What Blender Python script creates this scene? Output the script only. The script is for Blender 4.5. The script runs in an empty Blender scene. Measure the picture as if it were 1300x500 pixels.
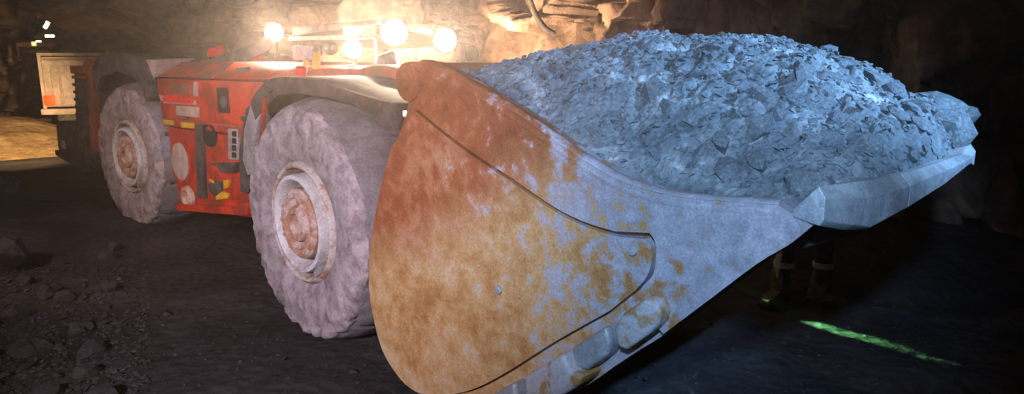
import bpy, bmesh, math, random
import numpy as np
from mathutils import Vector, Matrix, noise

# ------------------------------------------------------------------ camera, world, light
SC = bpy.context.scene
COL = SC.collection
random.seed(7)
FPX, PITCH, CAMH = 870.0, math.radians(11.27), 1.75
cam = bpy.data.cameras.new('camera')
cam.sensor_width = 36.0
cam.lens = FPX / 1300 * 36
cam.clip_start = 0.05
cam.clip_end = 200
camo = bpy.data.objects.new('camera', cam)
camo.location = (0, 0, CAMH)
camo.rotation_euler = (math.pi / 2 - PITCH, 0, 0)
COL.objects.link(camo)
SC.camera = camo
SC.view_settings.view_transform = 'Standard'
SC.view_settings.look = 'None'
SC.view_settings.exposure = 0.0
SC.view_settings.gamma = 1.0
SC.view_settings.use_curve_mapping = False
SC.cycles.use_denoising = True
SC.cycles.max_bounces = 5
SC.cycles.volume_bounces = 0
SC.cycles.sample_clamp_indirect = 4.0
SC.cycles.volume_step_rate = 4.0

HAZE = 0.0044
world = bpy.data.worlds.new('mine_air')
SC.world = world
world.use_nodes = True
wn = world.node_tree
wn.nodes['Background'].inputs['Color'].default_value = (0.012, 0.011, 0.014, 1)
wn.nodes['Background'].inputs['Strength'].default_value = 0.0
vs = wn.nodes.new('ShaderNodeVolumeScatter')
vs.inputs['Color'].default_value = (1.0, 0.90, 0.84, 1)
vs.inputs['Density'].default_value = HAZE
vs.inputs['Anisotropy'].default_value = 0.80
wn.links.new(vs.outputs['Volume'], wn.nodes['World Output'].inputs['Volume'])


def spot(name, loc, target, energy, color, angle, blend=0.6, radius=0.08):
    l = bpy.data.lights.new(name, 'SPOT')
    l.energy, l.color = energy, color
    l.spot_size, l.spot_blend, l.shadow_soft_size = math.radians(angle), blend, radius
    o = bpy.data.objects.new(name, l)
    o.location = loc
    o.rotation_euler = (Vector(target) - Vector(loc)).to_track_quat('-Z', 'Y').to_euler()
    COL.objects.link(o)
    return o


# unseen bare spots on the camera's side; the heap one added for ore contrast
spot('cool_key_spot', (-0.3, -0.9, 2.7), (0.80, 2.9, 1.25), 900, (0.36, 0.61, 1.0), 39, 1.0, 0.08)
spot('heap_contrast_spot', (3.0, 1.0, 3.2), (0.9, 3.5, 1.5), 1350, (0.27, 0.55, 1.0), 44, 0.9, 0.03)
spot('neutral_fill_spot', (-2.2, -1.6, 2.7), (-1.2, 4.4, 1.0), 1650, (0.98, 0.84, 0.96), 50, 1.0, 0.12)
spot('side_fill_spot', (-4.6, 2.4, 2.6), (-3.2, 7.0, 1.0), 420, (1.0, 0.70, 0.58), 80, 1.0, 0.15)

# ------------------------------------------------------------------ pixel helpers
_cp, _sp = math.cos(PITCH), math.sin(PITCH)
CAM = np.array([0, 0, CAMH])


def ray(x, y):
    u, v = (x - 650) / FPX, (250 - y) / FPX
    return np.array([u, _cp + v * _sp, -_sp + v * _cp])


def ground(x, y, z=0.0):
    d = ray(x, y)
    P = CAM + d * ((z - CAMH) / d[2])
    return Vector(P)


def at_depth(x, y, dep):
    d = ray(x, y)
    return Vector(CAM + d * dep / d[1])


class Frame:
    """local frame of one half of the machine: X forward, Y to its left, Z up"""

    def __init__(s, wheel_outer, deg, half):
        a = math.radians(deg)
        s.h = np.array([math.sin(a), -math.cos(a), 0])
        s.l = np.array([math.cos(a), math.sin(a), 0])
        s.o = np.array([*wheel_outer, 0]) + half * s.l
        s.M = Matrix(((s.h[0], s.l[0], 0, s.o[0]), (s.h[1], s.l[1], 0, s.o[1]), (0, 0, 1, 0), (0, 0, 0, 1)))

    def Y(s, x, y, Y):
        d = ray(x, y)
        P = CAM + d * (((s.o + Y * s.l - CAM) @ s.l) / (d @ s.l)) - s.o
        return float(P @ s.h), float(P[2])

    def X(s, x, y, X):
        d = ray(x, y)
        P = CAM + d * (((s.o + X * s.h - CAM) @ s.h) / (d @ s.h)) - s.o
        return float(P @ s.l), float(P[2])

    def loc(s, x, y, dep):
        P = np.array(at_depth(x, y, dep)) - s.o
        return float(P @ s.h), float(P @ s.l), float(P[2])


FH = 1.08
F = Frame((-1.3188, 4.142), 44.5, FH)
R = Frame((-4.03, 7.13), 51.8, FH)
I4 = Matrix.Identity(4)

# ------------------------------------------------------------------ materials
MATS = {}


def ramp(nt, stops, inp):
    r = nt.nodes.new('ShaderNodeValToRGB')
    e = r.color_ramp.elements
    while len(e) > 1:
        e.remove(e[-1])
    e[0].position, e[0].color = stops[0][0], (*stops[0][1], 1)
    for p, c in stops[1:]:
        q = e.new(p)
        q.color = (*c, 1)
    nt.links.new(inp, r.inputs['Fac'])
    return r.outputs['Color']


def tex_noise(nt, scale, detail=6, rough=0.6, vec=None, dist=0.0):
    n = nt.nodes.new('ShaderNodeTexNoise')
    n.inputs['Scale'].default_value = scale
    n.inputs['Detail'].default_value = detail
    n.inputs['Roughness'].default_value = rough
    n.inputs['Distortion'].default_value = dist
    if vec is not None:
        nt.links.new(vec, n.inputs['Vector'])
    return n.outputs['Fac']


def mixc(nt, fac, a, b, mode='MIX'):
    m = nt.nodes.new('ShaderNodeMix')
    m.data_type = 'RGBA'
    m.blend_type = mode
    for v, s in ((fac, 0), (a, 6), (b, 7)):
        if isinstance(v, (int, float)):
            m.inputs[s].default_value = v
        elif isinstance(v, tuple):
            m.inputs[s].default_value = (*v, 1)
        else:
            nt.links.new(v, m.inputs[s])
    return m.outputs[2]


def math_n(nt, op, a, b=0.0, clamp=False):
    m = nt.nodes.new('ShaderNodeMath')
    m.operation = op
    m.use_clamp = clamp
    for i, v in enumerate((a, b)):
        if isinstance(v, (int, float)):
            m.inputs[i].default_value = v
        else:
            nt.links.new(v, m.inputs[i])
    return m.outputs[0]


def new_mat(name):
    m = bpy.data.materials.new(name)
    m.use_nodes = True
    MATS[name] = m
    nt = m.node_tree
    b = nt.nodes['Principled BSDF']
    tc = nt.nodes.new('ShaderNodeTexCoord').outputs['Object']
    return m, nt, b, tc


def bump(nt, b, h, strength, dist):
    n = nt.nodes.new('ShaderNodeBump')
    n.inputs['Strength'].default_value = strength
    n.inputs['Distance'].default_value = dist
    nt.links.new(h, n.inputs['Height'])
    nt.links.new(n.outputs['Normal'], b.inputs['Normal'])


def dirty(name, c1, c2, scale=6, lo=0.42, hi=0.6, rough=0.8, metal=0.0, bumpd=0.004, fine=60, c3=None, spec=0.3):
    """two (or three) tone worn surface"""
    m, nt, b, tc = new_mat(name)
    n = tex_noise(nt, scale, 8, 0.65, tc, 0.4)
    st = [(lo, c1), (hi, c2)]
    if c3:
        st = [(lo - 0.14, c3)] + st
    col = ramp(nt, st, n)
    f = tex_noise(nt, fine, 4, 0.7, tc)
    col = mixc(nt, 1.0, col, ramp(nt, [(0.3, (0.72,) * 3), (0.7, (1.15,) * 3)], f), 'MULTIPLY')
    nt.links.new(col, b.inputs['Base Color'])
    b.inputs['Roughness'].default_value = rough
    b.inputs['Metallic'].default_value = metal
    b.inputs['Specular IOR Level'].default_value = spec
    bump(nt, b, mixc(nt, 0.5, n, f), 0.6, bumpd)
    return m


def emit(name, col, strength, base=(0.8, 0.8, 0.8)):
    m, nt, b, tc = new_mat(name)
    b.inputs['Base Color'].default_value = (*base, 1)
    b.inputs['Emission Color'].default_value = (*col, 1)
    b.inputs['Emission Strength'].default_value = strength
    return m


# bucket: old ochre paint and rust, rubbed to bare grey steel towards the lip and low edge
m, nt, b, tc = new_mat('bucket_steel')
sx = nt.nodes.new('ShaderNodeSeparateXYZ')
nt.links.new(tc, sx.inputs[0])
big = tex_noise(nt, 2.2, 8, 0.62, tc, 0.5)
mid = tex_noise(nt, 11, 9, 0.62, tc, 0.2)
soft = math_n(nt, 'ADD', math_n(nt, 'MULTIPLY', mid, 0.45), math_n(nt, 'MULTIPLY', big, 0.55))
fine = tex_noise(nt, 110, 3, 0.7, tc)
rust = ramp(nt, [(0.30, (0.20, 0.085, 0.032)), (0.40, (0.36, 0.175, 0.06)), (0.50, (0.48, 0.30, 0.135)), (0.64, (0.58, 0.45, 0.32))], soft)
dark = ramp(nt, [(0.32, (0.13, 0.045, 0.02)), (0.52, (0.30, 0.10, 0.04)), (0.66, (0.46, 0.24, 0.13))], soft)
# rust-red area high at the back, ochre lower down
hz = math_n(nt, 'SUBTRACT', sx.outputs['Z'], math_n(nt, 'MULTIPLY', sx.outputs['X'], 0.45))
hz = math_n(nt, 'ADD', hz, math_n(nt, 'MULTIPLY', big, 0.7))
redm = ramp(nt, [(0.55, (0, 0, 0)), (0.86, (1, 1, 1))], hz)
paint = mixc(nt, redm, rust, dark)
wear = math_n(nt, 'ADD', math_n(nt, 'MULTIPLY', math_n(nt, 'SUBTRACT', sx.outputs['X'], 2.25), 0.26), math_n(nt, 'MULTIPLY', mid, 0.9))
wear = math_n(nt, 'ADD', wear, math_n(nt, 'MULTIPLY', big, 0.5))
wearm = ramp(nt, [(0.675, (0, 0, 0)), (0.76, (1, 1, 1))], wear)
steel = ramp(nt, [(0.35, (0.21, 0.195, 0.215)), (0.62, (0.38, 0.355, 0.385))], mid)
col = mixc(nt, wearm, paint, steel)
col = mixc(nt, 1.0, col, ramp(nt, [(0.28, (0.70,) * 3), (0.72, (1.18,) * 3)], fine), 'MULTIPLY')
nt.links.new(col, b.inputs['Base Color'])
b.inputs['Roughness'].default_value = 0.62
b.inputs['Specular IOR Level'].default_value = 0.35
bump(nt, b, mixc(nt, 0.55, mid, fine), 0.55, 0.006)

dirty('lip_steel', (0.30, 0.31, 0.33), (0.48, 0.49, 0.50), 7, rough=0.5, metal=0.25, bumpd=0.006, fine=90)
dirty('heel_steel', (0.36, 0.20, 0.07), (0.42, 0.40, 0.41), 6, 0.44, 0.52, rough=0.55, bumpd=0.006, fine=90)
dirty('tire_rubber', (0.25, 0.205, 0.215), (0.44, 0.375, 0.40), 8, 0.40, 0.60, rough=0.95, bumpd=0.006, fine=55, c3=(0.10, 0.08, 0.085), spec=0.15)
dirty('tread_rubber', (0.17, 0.15, 0.165), (0.27, 0.24, 0.26), 7, 0.36, 0.62, rough=0.9, bumpd=0.006, fine=60, spec=0.2)
dirty('rim_paint', (0.40, 0.20, 0.11), (0.55, 0.50, 0.48), 9, 0.40, 0.52, rough=0.65, bumpd=0.003, fine=70)
dirty('ring_paint', (0.50, 0.46, 0.46), (0.66, 0.64, 0.66), 9, 0.36, 0.5, rough=0.5, bumpd=0.003, fine=70, c3=(0.30, 0.14, 0.08))
dirty('hub_rust', (0.42, 0.21, 0.13), (0.62, 0.48, 0.44), 12, 0.42, 0.58, rough=0.75, bumpd=0.004, fine=60)
dirty('red_paint', (0.33, 0.035, 0.02), (0.58, 0.055, 0.024), 4.5, 0.43, 0.58, rough=0.5, bumpd=0.003, fine=50, c3=(0.16, 0.06, 0.035))
dirty('muddy_red', (0.20, 0.09, 0.055), (0.52, 0.08, 0.04), 5, 0.46, 0.60, rough=0.7, bumpd=0.004, fine=50)
dirty('dark_steel', (0.045, 0.042, 0.045), (0.11, 0.10, 0.10), 7, rough=0.6, bumpd=0.004)
dirty('fender_steel', (0.045, 0.034, 0.03), (0.11, 0.085, 0.08), 7, 0.42, 0.62, rough=0.75, bumpd=0.006, c3=(0.15, 0.055, 0.03))
dirty('grey_steel', (0.22, 0.21, 0.22), (0.36, 0.34, 0.34), 7, rough=0.6, bumpd=0.004)
dirty('black_hole', (0.008, 0.008, 0.010), (0.016, 0.015, 0.018), 7, rough=0.9)
dirty('yellow_paint', (0.55, 0.30, 0.02), (0.75, 0.45, 0.03), 6, rough=0.55, bumpd=0.002, c3=(0.25, 0.12, 0.03))
dirty('sticker_red', (0.70, 0.02, 0.015), (0.85, 0.03, 0.02), 6, rough=0.4, bumpd=0.001)
dirty('cover_grey', (0.40, 0.30, 0.26), (0.52, 0.42, 0.38), 7, rough=0.7, bumpd=0.004)
dirty('truck_white', (0.42, 0.36, 0.34), (0.62, 0.55, 0.53), 5, rough=0.6, bumpd=0.002)
dirty('orange_paint', (0.80, 0.26, 0.02), (0.9, 0.38, 0.03), 5, rough=0.5, bumpd=0.002)
dirty('cable_black', (0.02, 0.018, 0.018), (0.05, 0.04, 0.04), 9, rough=0.7)
dirty('coverall', (0.030, 0.022, 0.030), (0.065, 0.045, 0.045), 9, rough=0.95)
dirty('boot_leather', (0.10, 0.075, 0.055), (0.17, 0.13, 0.10), 14, rough=0.85)
dirty('reflective_band', (0.42, 0.40, 0.34), (0.60, 0.58, 0.50), 20, rough=0.4)
dirty('skin', (0.42, 0.25, 0.18), (0.48, 0.30, 0.22), 9, rough=0.6)
dirty('helmet_shell', (0.75, 0.48, 0.05), (0.8, 0.55, 0.08), 9, rough=0.35)
emit('lamp_lens', (1.0, 0.80, 0.58), 90)
emit('tail_lens', (1.0, 0.085, 0.006), 1.5, (0.5, 0.02, 0.008))
emit('marker_lens', (0.75, 1.0, 0.62), 2.2)
emit('marker_lens_yellow', (0.8, 1.0, 0.2), 0.7)
emit('green_lens', (0.05, 1.0, 0.25), 3.0)


def rock_mat(name, stops, scale, bumpd, fine=30, vor=0.0, rough=0.92):
    m, nt, b, tc = new_mat(name)
    n = tex_noise(nt, scale, 9, 0.66, tc, 0.6)
    f = tex_noise(nt, fine, 6, 0.7, tc)
    col = ramp(nt, stops, n)
    col = mixc(nt, 1.0, col, ramp(nt, [(0.28, (0.62,) * 3), (0.74, (1.3,) * 3)], f), 'MULTIPLY')
    nt.links.new(col, b.inputs['Base Color'])
    b.inputs['Roughness'].default_value = rough
    b.inputs['Specular IOR Level'].default_value = 0.2
    h = mixc(nt, 0.5, n, f)
    if vor:
        v = nt.nodes.new('ShaderNodeTexVoronoi')
        v.inputs['Scale'].default_value = vor
        nt.links.new(tc, v.inputs['Vector'])
        h = mixc(nt, 0.45, h, v.outputs['Distance'])
    bump(nt, b, h, 0.8, bumpd)
    return m


rock_mat('ore_rock', [(0.32, (0.09, 0.10, 0.11)), (0.5, (0.16, 0.175, 0.185)), (0.62, (0.24, 0.26, 0.27)), (0.74, (0.46, 0.46, 0.45))], 7, 0.010, 42)
rock_mat('ore_fines', [(0.32, (0.08, 0.09, 0.10)), (0.5, (0.145, 0.16, 0.17)), (0.60, (0.23, 0.25, 0.26)), (0.70, (0.50, 0.50, 0.49))], 4, 0.02, 60, 34)
rock_mat('tunnel_rock', [(0.30, (0.055, 0.042, 0.036)), (0.48, (0.16, 0.115, 0.085)), (0.62, (0.28, 0.20, 0.145)), (0.76, (0.42, 0.32, 0.24))], 1.3, 0.14, 5)
rock_mat('floor_dirt', [(0.30, (0.019, 0.018, 0.019)), (0.5, (0.038, 0.035, 0.037)), (0.66, (0.066, 0.061, 0.063)), (0.78, (0.12, 0.11, 0.112))], 1.3, 0.035, 16, 13)
rock_mat('tan_muck', [(0.30, (0.16, 0.11, 0.06)), (0.5, (0.30, 0.21, 0.11)), (0.7, (0.44, 0.33, 0.19))], 2.2, 0.05, 14, 6)
rock_mat('floor_stone', [(0.32, (0.032, 0.029, 0.029)), (0.55, (0.06, 0.054, 0.054)), (0.72, (0.13, 0.118, 0.118))], 6, 0.012, 40)

# ------------------------------------------------------------------ mesh helpers
WORLD = {}


def mesh_obj(name, me, mat, parent=None, M=I4, smooth=False, label=None, kind=None, angle=None):
    o = bpy.data.objects.new(name, me)
    COL.objects.link(o)
    if mat and not me.materials:
        me.materials.append(MATS[mat])
    if smooth:
        me.polygons.foreach_set('use_smooth', [True] * len(me.polygons))
        if angle:
            me.set_sharp_from_angle(angle=math.radians(angle))
    WORLD[o] = M.copy()
    if parent is not None:
        o.parent = parent
        o.matrix_local = WORLD[parent].inverted() @ M
    else:
        o.matrix_world = M
    if label:
        o['label'] = label
    if kind:
        o['kind'] = kind
    return o


def bm_mesh(bm, name='m'):
    me = bpy.data.meshes.new(name)
    bmesh.ops.recalc_face_normals(bm, faces=bm.faces)
    bm.to_mesh(me)
    bm.free()
    return me


def part(name, bm, mat, parent, M, smooth=True, angle=38, label=None):
    return mesh_obj(name, bm_mesh(bm, name), mat, parent, M, smooth, label, None, angle)


def thing(name, label, cat, M=I4, group=None):
    o = bpy.data.objects.new(name, None)
    o.empty_display_size = 0.2
    COL.objects.link(o)
    o.matrix_world = M
    WORLD[o] = M.copy()
    o['label'], o['category'] = label, cat
    if group:
        o['group'] = group
    return o


def tag(o, label, cat, group=None, kind=None):
    o['label'], o['category'] = label, cat
    if group:
        o['group'] = group
    if kind:
        o['kind'] = kind
    return o


def bevel(bm, w, seg=2, ang=30):
    if w <= 0:
        return
    bm.normal_update()
    es = [e for e in bm.edges if len(e.link_faces) == 2 and e.calc_face_angle(0) > math.radians(ang)]
    bmesh.ops.bevel(bm, geom=es, offset=w, segments=seg, profile=0.6, affect='EDGES', clamp_overlap=True)


def prism(poly, y0, y1, bev=0.0, bm=None, seg=2):
    """polygon in X,Z pushed out along Y"""
    out = bm or bmesh.new()
    t = bmesh.new()
    a = [t.verts.new((x, y0, z)) for x, z in poly]
    c = [t.verts.new((x, y1, z)) for x, z in poly]
    t.faces.new(a)
    t.faces.new(c[::-1])
    n = len(poly)
    for i in range(n):
        t.faces.new((a[i], c[i], c[(i + 1) % n], a[(i + 1) % n]))
    bmesh.ops.recalc_face_normals(t, faces=t.faces)
    if bev > 0:
        bevel(t, bev, seg)
    else:
        bmesh.ops.triangulate(t, faces=[f for f in t.faces if len(f.verts) > 4])
    return join(out, t)


def join(out, t):
    tmp = bpy.data.meshes.new('tmp')
    t.to_mesh(tmp)
    t.free()
    out.from_mesh(tmp)
    bpy.data.meshes.remove(tmp)
    return out


def box(c, s, bev=0.01, rot=None, bm=None, taper=None):
    out = bm or bmesh.new()
    t = bmesh.new()
    bmesh.ops.create_cube(t, size=1.0)
    for v in t.verts:
        k = 1.0
        if taper and v.co.z > 0:
            v.co.x *= taper[0]
            v.co.y *= taper[1]
        v.co = Vector((v.co.x * s[0], v.co.y * s[1], v.co.z * s[2]))
    bevel(t, bev)
    if rot:
        bmesh.ops.rotate(t, verts=t.verts, cent=(0, 0, 0), matrix=Matrix.Rotation(rot[1], 3, rot[0]))
    bmesh.ops.translate(t, verts=t.verts, vec=c)
    return join(out, t)


def hull(pts, bev=0.0, bm=None):
    out = bm or bmesh.new()
    t = bmesh.new()
    for p in pts:
        t.verts.new(p)
    r = bmesh.ops.convex_hull(t, input=t.verts)
    bmesh.ops.delete(t, geom=[v for v in t.verts if not v.link_faces], context='VERTS')
    bmesh.ops.dissolve_limit(t, angle_limit=0.02, verts=t.verts, edges=t.edges)
    bevel(t, bev)
    return join(out, t)


def cyl(c, axis, r, L, seg=24, bev=0.006, r2=None, bm=None):
    """cylinder centred at c along axis"""
    out = bm or bmesh.new()
    t = bmesh.new()
    bmesh.ops.create_cone(t, cap_ends=True, segments=seg, radius1=r, radius2=r if r2 is None else r2, depth=L)
    bevel(t, bev, 2, 50)
    q = Vector((0, 0, 1)).rotation_difference(Vector(axis).normalized()).to_matrix()
    bmesh.ops.rotate(t, verts=t.verts, cent=(0, 0, 0), matrix=q)
    bmesh.ops.translate(t, verts=t.verts, vec=c)
    return join(out, t)


def lathe(profile, seg, fn=None, bm=None, close=False):
    """profile [(r, y)] turned about the Y axis"""
    out = bm or bmesh.new()
    rings = []
    for i in range(seg):
        a = 2 * math.pi * i / seg
        ring = []
        for j, (r, y) in enumerate(profile):
            p = Vector((r * math.cos(a), y, r * math.sin(a)))
            if fn:
                p = fn(p, a, j, r, y)
            ring.append(out.verts.new(p))
        rings.append(ring)
    for i in range(seg):
        A, B = rings[i], rings[(i + 1) % seg]
        for j in range(len(profile) - 1 + (1 if close else 0)):
            k = (j + 1) % len(profile)
            out.faces.new((A[j], A[k], B[k], B[j]))
    return out


def spline(pts, n=6, closed=False):
    P = [Vector(p) for p in pts]
    out = []
    N = len(P)
    for i in range(N if closed else N - 1):
        g = lambda k: P[k % N] if closed else P[max(0, min(N - 1, k))]
        p0, p1, p2, p3 = g(i - 1), g(i), g(i + 1), g(i + 2)
        for k in range(n):
            t = k / n
            out.append(0.5 * ((2 * p1) + (p2 - p0) * t + (2 * p0 - 5 * p1 + 4 * p2 - p3) * t * t + (3 * p1 - p0 - 3 * p2 + p3) * t ** 3))
    if not closed:
        out.append(P[-1])
    return out


def sp2(pts, n=4):
    return [(v.x, v.y) for v in spline([(a, b, 0) for a, b in pts], n)]


def tube(pts, r, seg=10, bm=None, cap=True):
    out = bm or bmesh.new()
    P = [Vector(p) for p in pts]
    rings = []
    prev = None
    for i, p in enumerate(P):
        d = (P[min(i + 1, len(P) - 1)] - P[max(i - 1, 0)]).normalized()
        u = prev if prev is not None else (Vector((0, 0, 1)) if abs(d.z) < 0.9 else Vector((1, 0, 0)))
        u = (u - d * u.dot(d)).normalized()
        prev = u
        w = d.cross(u)
        rr = r[i] if isinstance(r, (list, tuple)) else r
        rings.append([out.verts.new(p + (u * math.cos(2 * math.pi * k / seg) + w * math.sin(2 * math.pi * k / seg)) * rr) for k in range(seg)])
    for a, c in zip(rings, rings[1:]):
        for k in range(seg):
            out.faces.new((a[k], a[(k + 1) % seg], c[(k + 1) % seg], c[k]))
    if cap:
        out.faces.new(rings[0][::-1])
        out.faces.new(rings[-1])
    return out


def bar(p0, p1, w, h, bev=0.008, bm=None):
    p0, p1 = Vector(p0), Vector(p1)
    d = p1 - p0
    out = bm or bmesh.new()
    t = bmesh.new()
    bmesh.ops.create_cube(t, size=1.0)
    for v in t.verts:
        v.co = Vector((v.co.x * d.length, v.co.y * w, v.co.z * h))
    bevel(t, bev)
    q = d.to_track_quat('X', 'Z').to_matrix()
    bmesh.ops.rotate(t, verts=t.verts, cent=(0, 0, 0), matrix=q)
    bmesh.ops.translate(t, verts=t.verts, vec=(p0 + p1) / 2)
    return join(out, t)


def fbm(p, s, oct=5):
    return noise.fractal(Vector(p) * s, 1.0, 2.1, oct)


def rock_mesh(name, seed, n=16, sq=(1, 0.8, 0.6), mat='ore_rock'):
    rnd = random.Random(seed)
    t = bmesh.new()
    for _ in range(n):
        v = Vector((rnd.gauss(0, 1), rnd.gauss(0, 1), rnd.gauss(0, 1))).normalized()
        k = rnd.uniform(0.78, 1.08)
        t.verts.new((v.x * sq[0] * k, v.y * sq[1] * k, v.z * sq[2] * k))
    bmesh.ops.convex_hull(t, input=t.verts)
    bmesh.ops.delete(t, geom=[v for v in t.verts if not v.link_faces], context='VERTS')
    me = bm_mesh(t, name)
    me.materials.append(MATS[mat])
    return me


# ------------------------------------------------------------------ the setting
def ruts(x, y):
    """height of the floor"""
    z = 0.030 * fbm((x, y, 0.0), 0.9, 4) + 0.012 * fbm((x, y, 5.0), 5.0, 3)
    # bank rising to the left behind the machine and towards the near left corner
    d = (x + 3.6) * -0.786 + (y - 3.9) * 0.25
    z += 0.16 * max(0.0, d - 0.6) ** 1.2 * max(0.0, 1 - max(0, y - 6.5) / 3.0) * (1 if d > 0.6 else 0)
    # trench and low ridge on the floor beyond the bucket, right of it
    if 1.6 < x < 9 and 3.5 < y < 6.5:
        yc = 4.92 - 0.06 * (x - 2.4)
        k = min(1.0, max(0.0, (x - 1.9) / 0.5))
        z -= k * 0.09 * math.exp(-((y - yc) / 0.09) ** 2)
        yr = 4.62 - 0.33 * (x - 2.56)
        z += k * 0.05 * math.exp(-((y - yr) / 0.10) ** 2)
        z += k * 0.30 * max(0.0, min(1.4, y - yc - 0.1)) ** 0.9
    return z


def grid_obj(name, us, vs, fn, mat, kind='structure', smooth=True):
    nu, nv = len(us), len(vs)
    verts = [fn(u, v) for u in us for v in vs]
    faces = [(i * nv + j, (i + 1) * nv + j, (i + 1) * nv + j + 1, i * nv + j + 1) for i in range(nu - 1) for j in range(nv - 1)]
    me = bpy.data.meshes.new(name)
    me.from_pydata(verts, [], faces)
    return mesh_obj(name, me, mat, None, I4, smooth, None, kind)


def lin(a, b, n):
    return [a + (b - a) * i / (n - 1) for i in range(n)]


fx = lin(-30, -7, 60)[:-1] + lin(-7, 5, 200)[:-1] + lin(5, 14, 40)
fy = lin(-6, 1, 20)[:-1] + lin(1, 9, 150)[:-1] + lin(9, 32, 70)
fl = grid_obj('floor', fx, fy, lambda x, y: (x, y, ruts(x, y)), 'floor_dirt')
fl['label'] = 'dark dusty mine floor of packed dirt and fine gravel'

WALLPATH = spline([(-30, 31, 0), (-17.3, 22.6, 0), (-9.5, 16.6, 0), (-4.5, 12.9, 0), (-1.57, 10.6, 0), (0.8, 8.5, 0), (2.6, 6.7, 0), (4.6, 5.9, 0), (8, 5.2, 0), (13, 3.0, 0)], 60)


def wall_fn(path, side, seed, brow=None):
    n = len(path)

    def f(u, v):
        i = min(int(u), n - 2)
        t = u - i
        p = path[i].lerp(path[i + 1], t)
        d = (path[i + 1] - path[i]).normalized()
        nrm = Vector((-d.y, d.x, 0)) * side      # points into the tunnel
        q = Vector((p.x, p.y, v))
        r = noise.ridged_multi_fractal(q * 0.8 + Vector((seed, 0, 0)), 1.0, 2.1, 6, 1.0, 2.0)
        c = noise.voronoi(q * Vector((1.1, 1.1, 0.7)))
        c2 = noise.voronoi(q * Vector((3.0, 3.0, 2.0)))
        # tilted facets: each cell leans its own way
        f1 = noise.cell(c[1][0] * 3.1) + (q.z - c[1][0].z) * (noise.cell(c[1][0] * 5.7) - 0.5)
        f2 = noise.cell(c2[1][0] * 3.1) + (q.z - c2[1][0].z) * (noise.cell(c2[1][0] * 7.7) - 0.5) * 2
        off = 0.16 * (r - 1.2) + 0.30 * f1 + 0.13 * f2 + 0.05 * fbm(q, 4.0, 4)
        off += 0.055 * v * v - 0.12 * v + 0.5 * max(0, 0.5 - v)
        if brow:
            off += brow(q)
        return tuple(p + nrm * off + Vector((0, 0, v - 0.3)))
    return f


def brow(q):
    # rounded overhang of rock high on the wall
    dx, dy = q.x + 7.4, q.y - 14.9
    return 1.5 * math.exp(-(dx * dx + dy * dy) / 2.6) * max(0.0, min(1.0, (q.z - 2.55) * 2.2))


nW = len(WALLPATH)
wb = grid_obj('wall_back', lin(60, nW - 1.001, 520), lin(0, 5.2, 110), wall_fn(WALLPATH, -1, 3.0, brow), 'tunnel_rock')
wb['label'] = 'rough blasted brown rock wall behind the loader'
LPATH = spline([(-24, 21, 0), (-14, 12.6, 0), (-7.4, 6.4, 0), (-6.4, 3.0, 0), (-6.2, -4, 0)], 16)
wl = grid_obj('wall_left', lin(0, len(LPATH) - 1.001, 130), lin(0, 5.2, 50), wall_fn(LPATH, 1, 9.0), 'tunnel_rock')
wl['label'] = 'dark rock wall on the near left side'
ce = grid_obj('ceiling', lin(-30, 14, 90), lin(-6, 32, 80), lambda x, y: (x, y, 4.5 + 0.5 * fbm((x, y, 2.0), 0.5, 4)), 'tunnel_rock')
ce['label'] = 'rough rock roof of the mine drive'

def bank(u, v):
    a, r = u, v
    x, y = -13.6 + math.cos(a) * r * 6.2, 14.2 + math.sin(a) * r * 3.7
    h = 1.25 * max(0.0, 1 - r) ** 1.2 * (1 + 0.25 * fbm((x, y, 0), 1.2, 4)) + 0.03 * fbm((x, y, 1), 4.0, 3)
    return (x, y, ruts(x, y) - 0.05 + h)


bk = grid_obj('muck_bank', lin(0, 2 * math.pi, 90), lin(0.0, 1.0, 40), bank, 'tan_muck', None)
tag(bk, 'bank of tan muck lit yellow at the left edge beyond the truck', 'muck bank', kind='stuff')

# ------------------------------------------------------------------ the loader
loader = thing('underground_loader', 'red articulated mine loader with dusty tires and a huge ore-filled bucket', 'loader', F.M)

# ---- wheels
TR, TW = 0.75, 0.50


def tire_profile():
    # (r, y) from outer bead over the tread to the inner bead; outer face at y = 0
    P = [(0.345, 0.065), (0.37, 0.030), (0.42, 0.010), (0.50, -0.008), (0.58, -0.012), (0.64, -0.006), (0.675, 0.006), (0.694, 0.022), (0.706, 0.045)]
    P += [(0.720, 0.085), (0.736, 0.14), (0.746, 0.20), (0.75, 0.25)]
    full = sp2(P, 3)
    mirror = [(r, TW - y) for r, y in full[::-1][1:]]
    return full + mirror


def tire_fn(p, a, j, r, y):
    q = Vector((p.x, y, p.z))
    d = (r - 0.36) / 0.39
    k = min(1.0, max(0.0, (r - 0.45) / 0.15))
    e = 0.006 * fbm(q, 6.0, 3) * k + (0.006 * fbm(q, 20.0, 3) * k if r < 0.70 else 0.0)
    # chewed shoulder
    if 0.56 < r < 0.712:
        w = noise.cell(Vector((a * 6.0, 3.0, y * 9)))
        e -= 0.024 * max(0.0, fbm(q + Vector((9, 0, 0)), 13.0, 4)) + 0.005 * w
    # a few wide worn tread cuts
    ph = (a / (2 * math.pi) * 11) % 1.0
    if r > 0.705:
        e -= 0.020 * max(0.0, 1 - abs(ph - 0.5) / 0.05) * (1 if (y > 0.06) else 0.4)
    er = Vector((math.cos(a), 0, math.sin(a)))
    p = p + er * e * (0.5 + 0.5 * d)
    if r < 0.70:
        s = -1 if y < TW / 2 else 1
        p.y += s * e * 1.3
        p.y += s * 0.007 * math.exp(-((r - 0.46) / 0.012) ** 2)
    # flattened, bulging where it stands
    if p.z < -0.60:
        sq = (-0.60 - p.z)
        p.y += (-1 if y < TW / 2 else 1) * sq * 0.20
    if p.z < -0.725:
        p.z = -0.725 - (p.z + 0.725) * -0.05
    return p


_wheel_cache = {}


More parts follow.
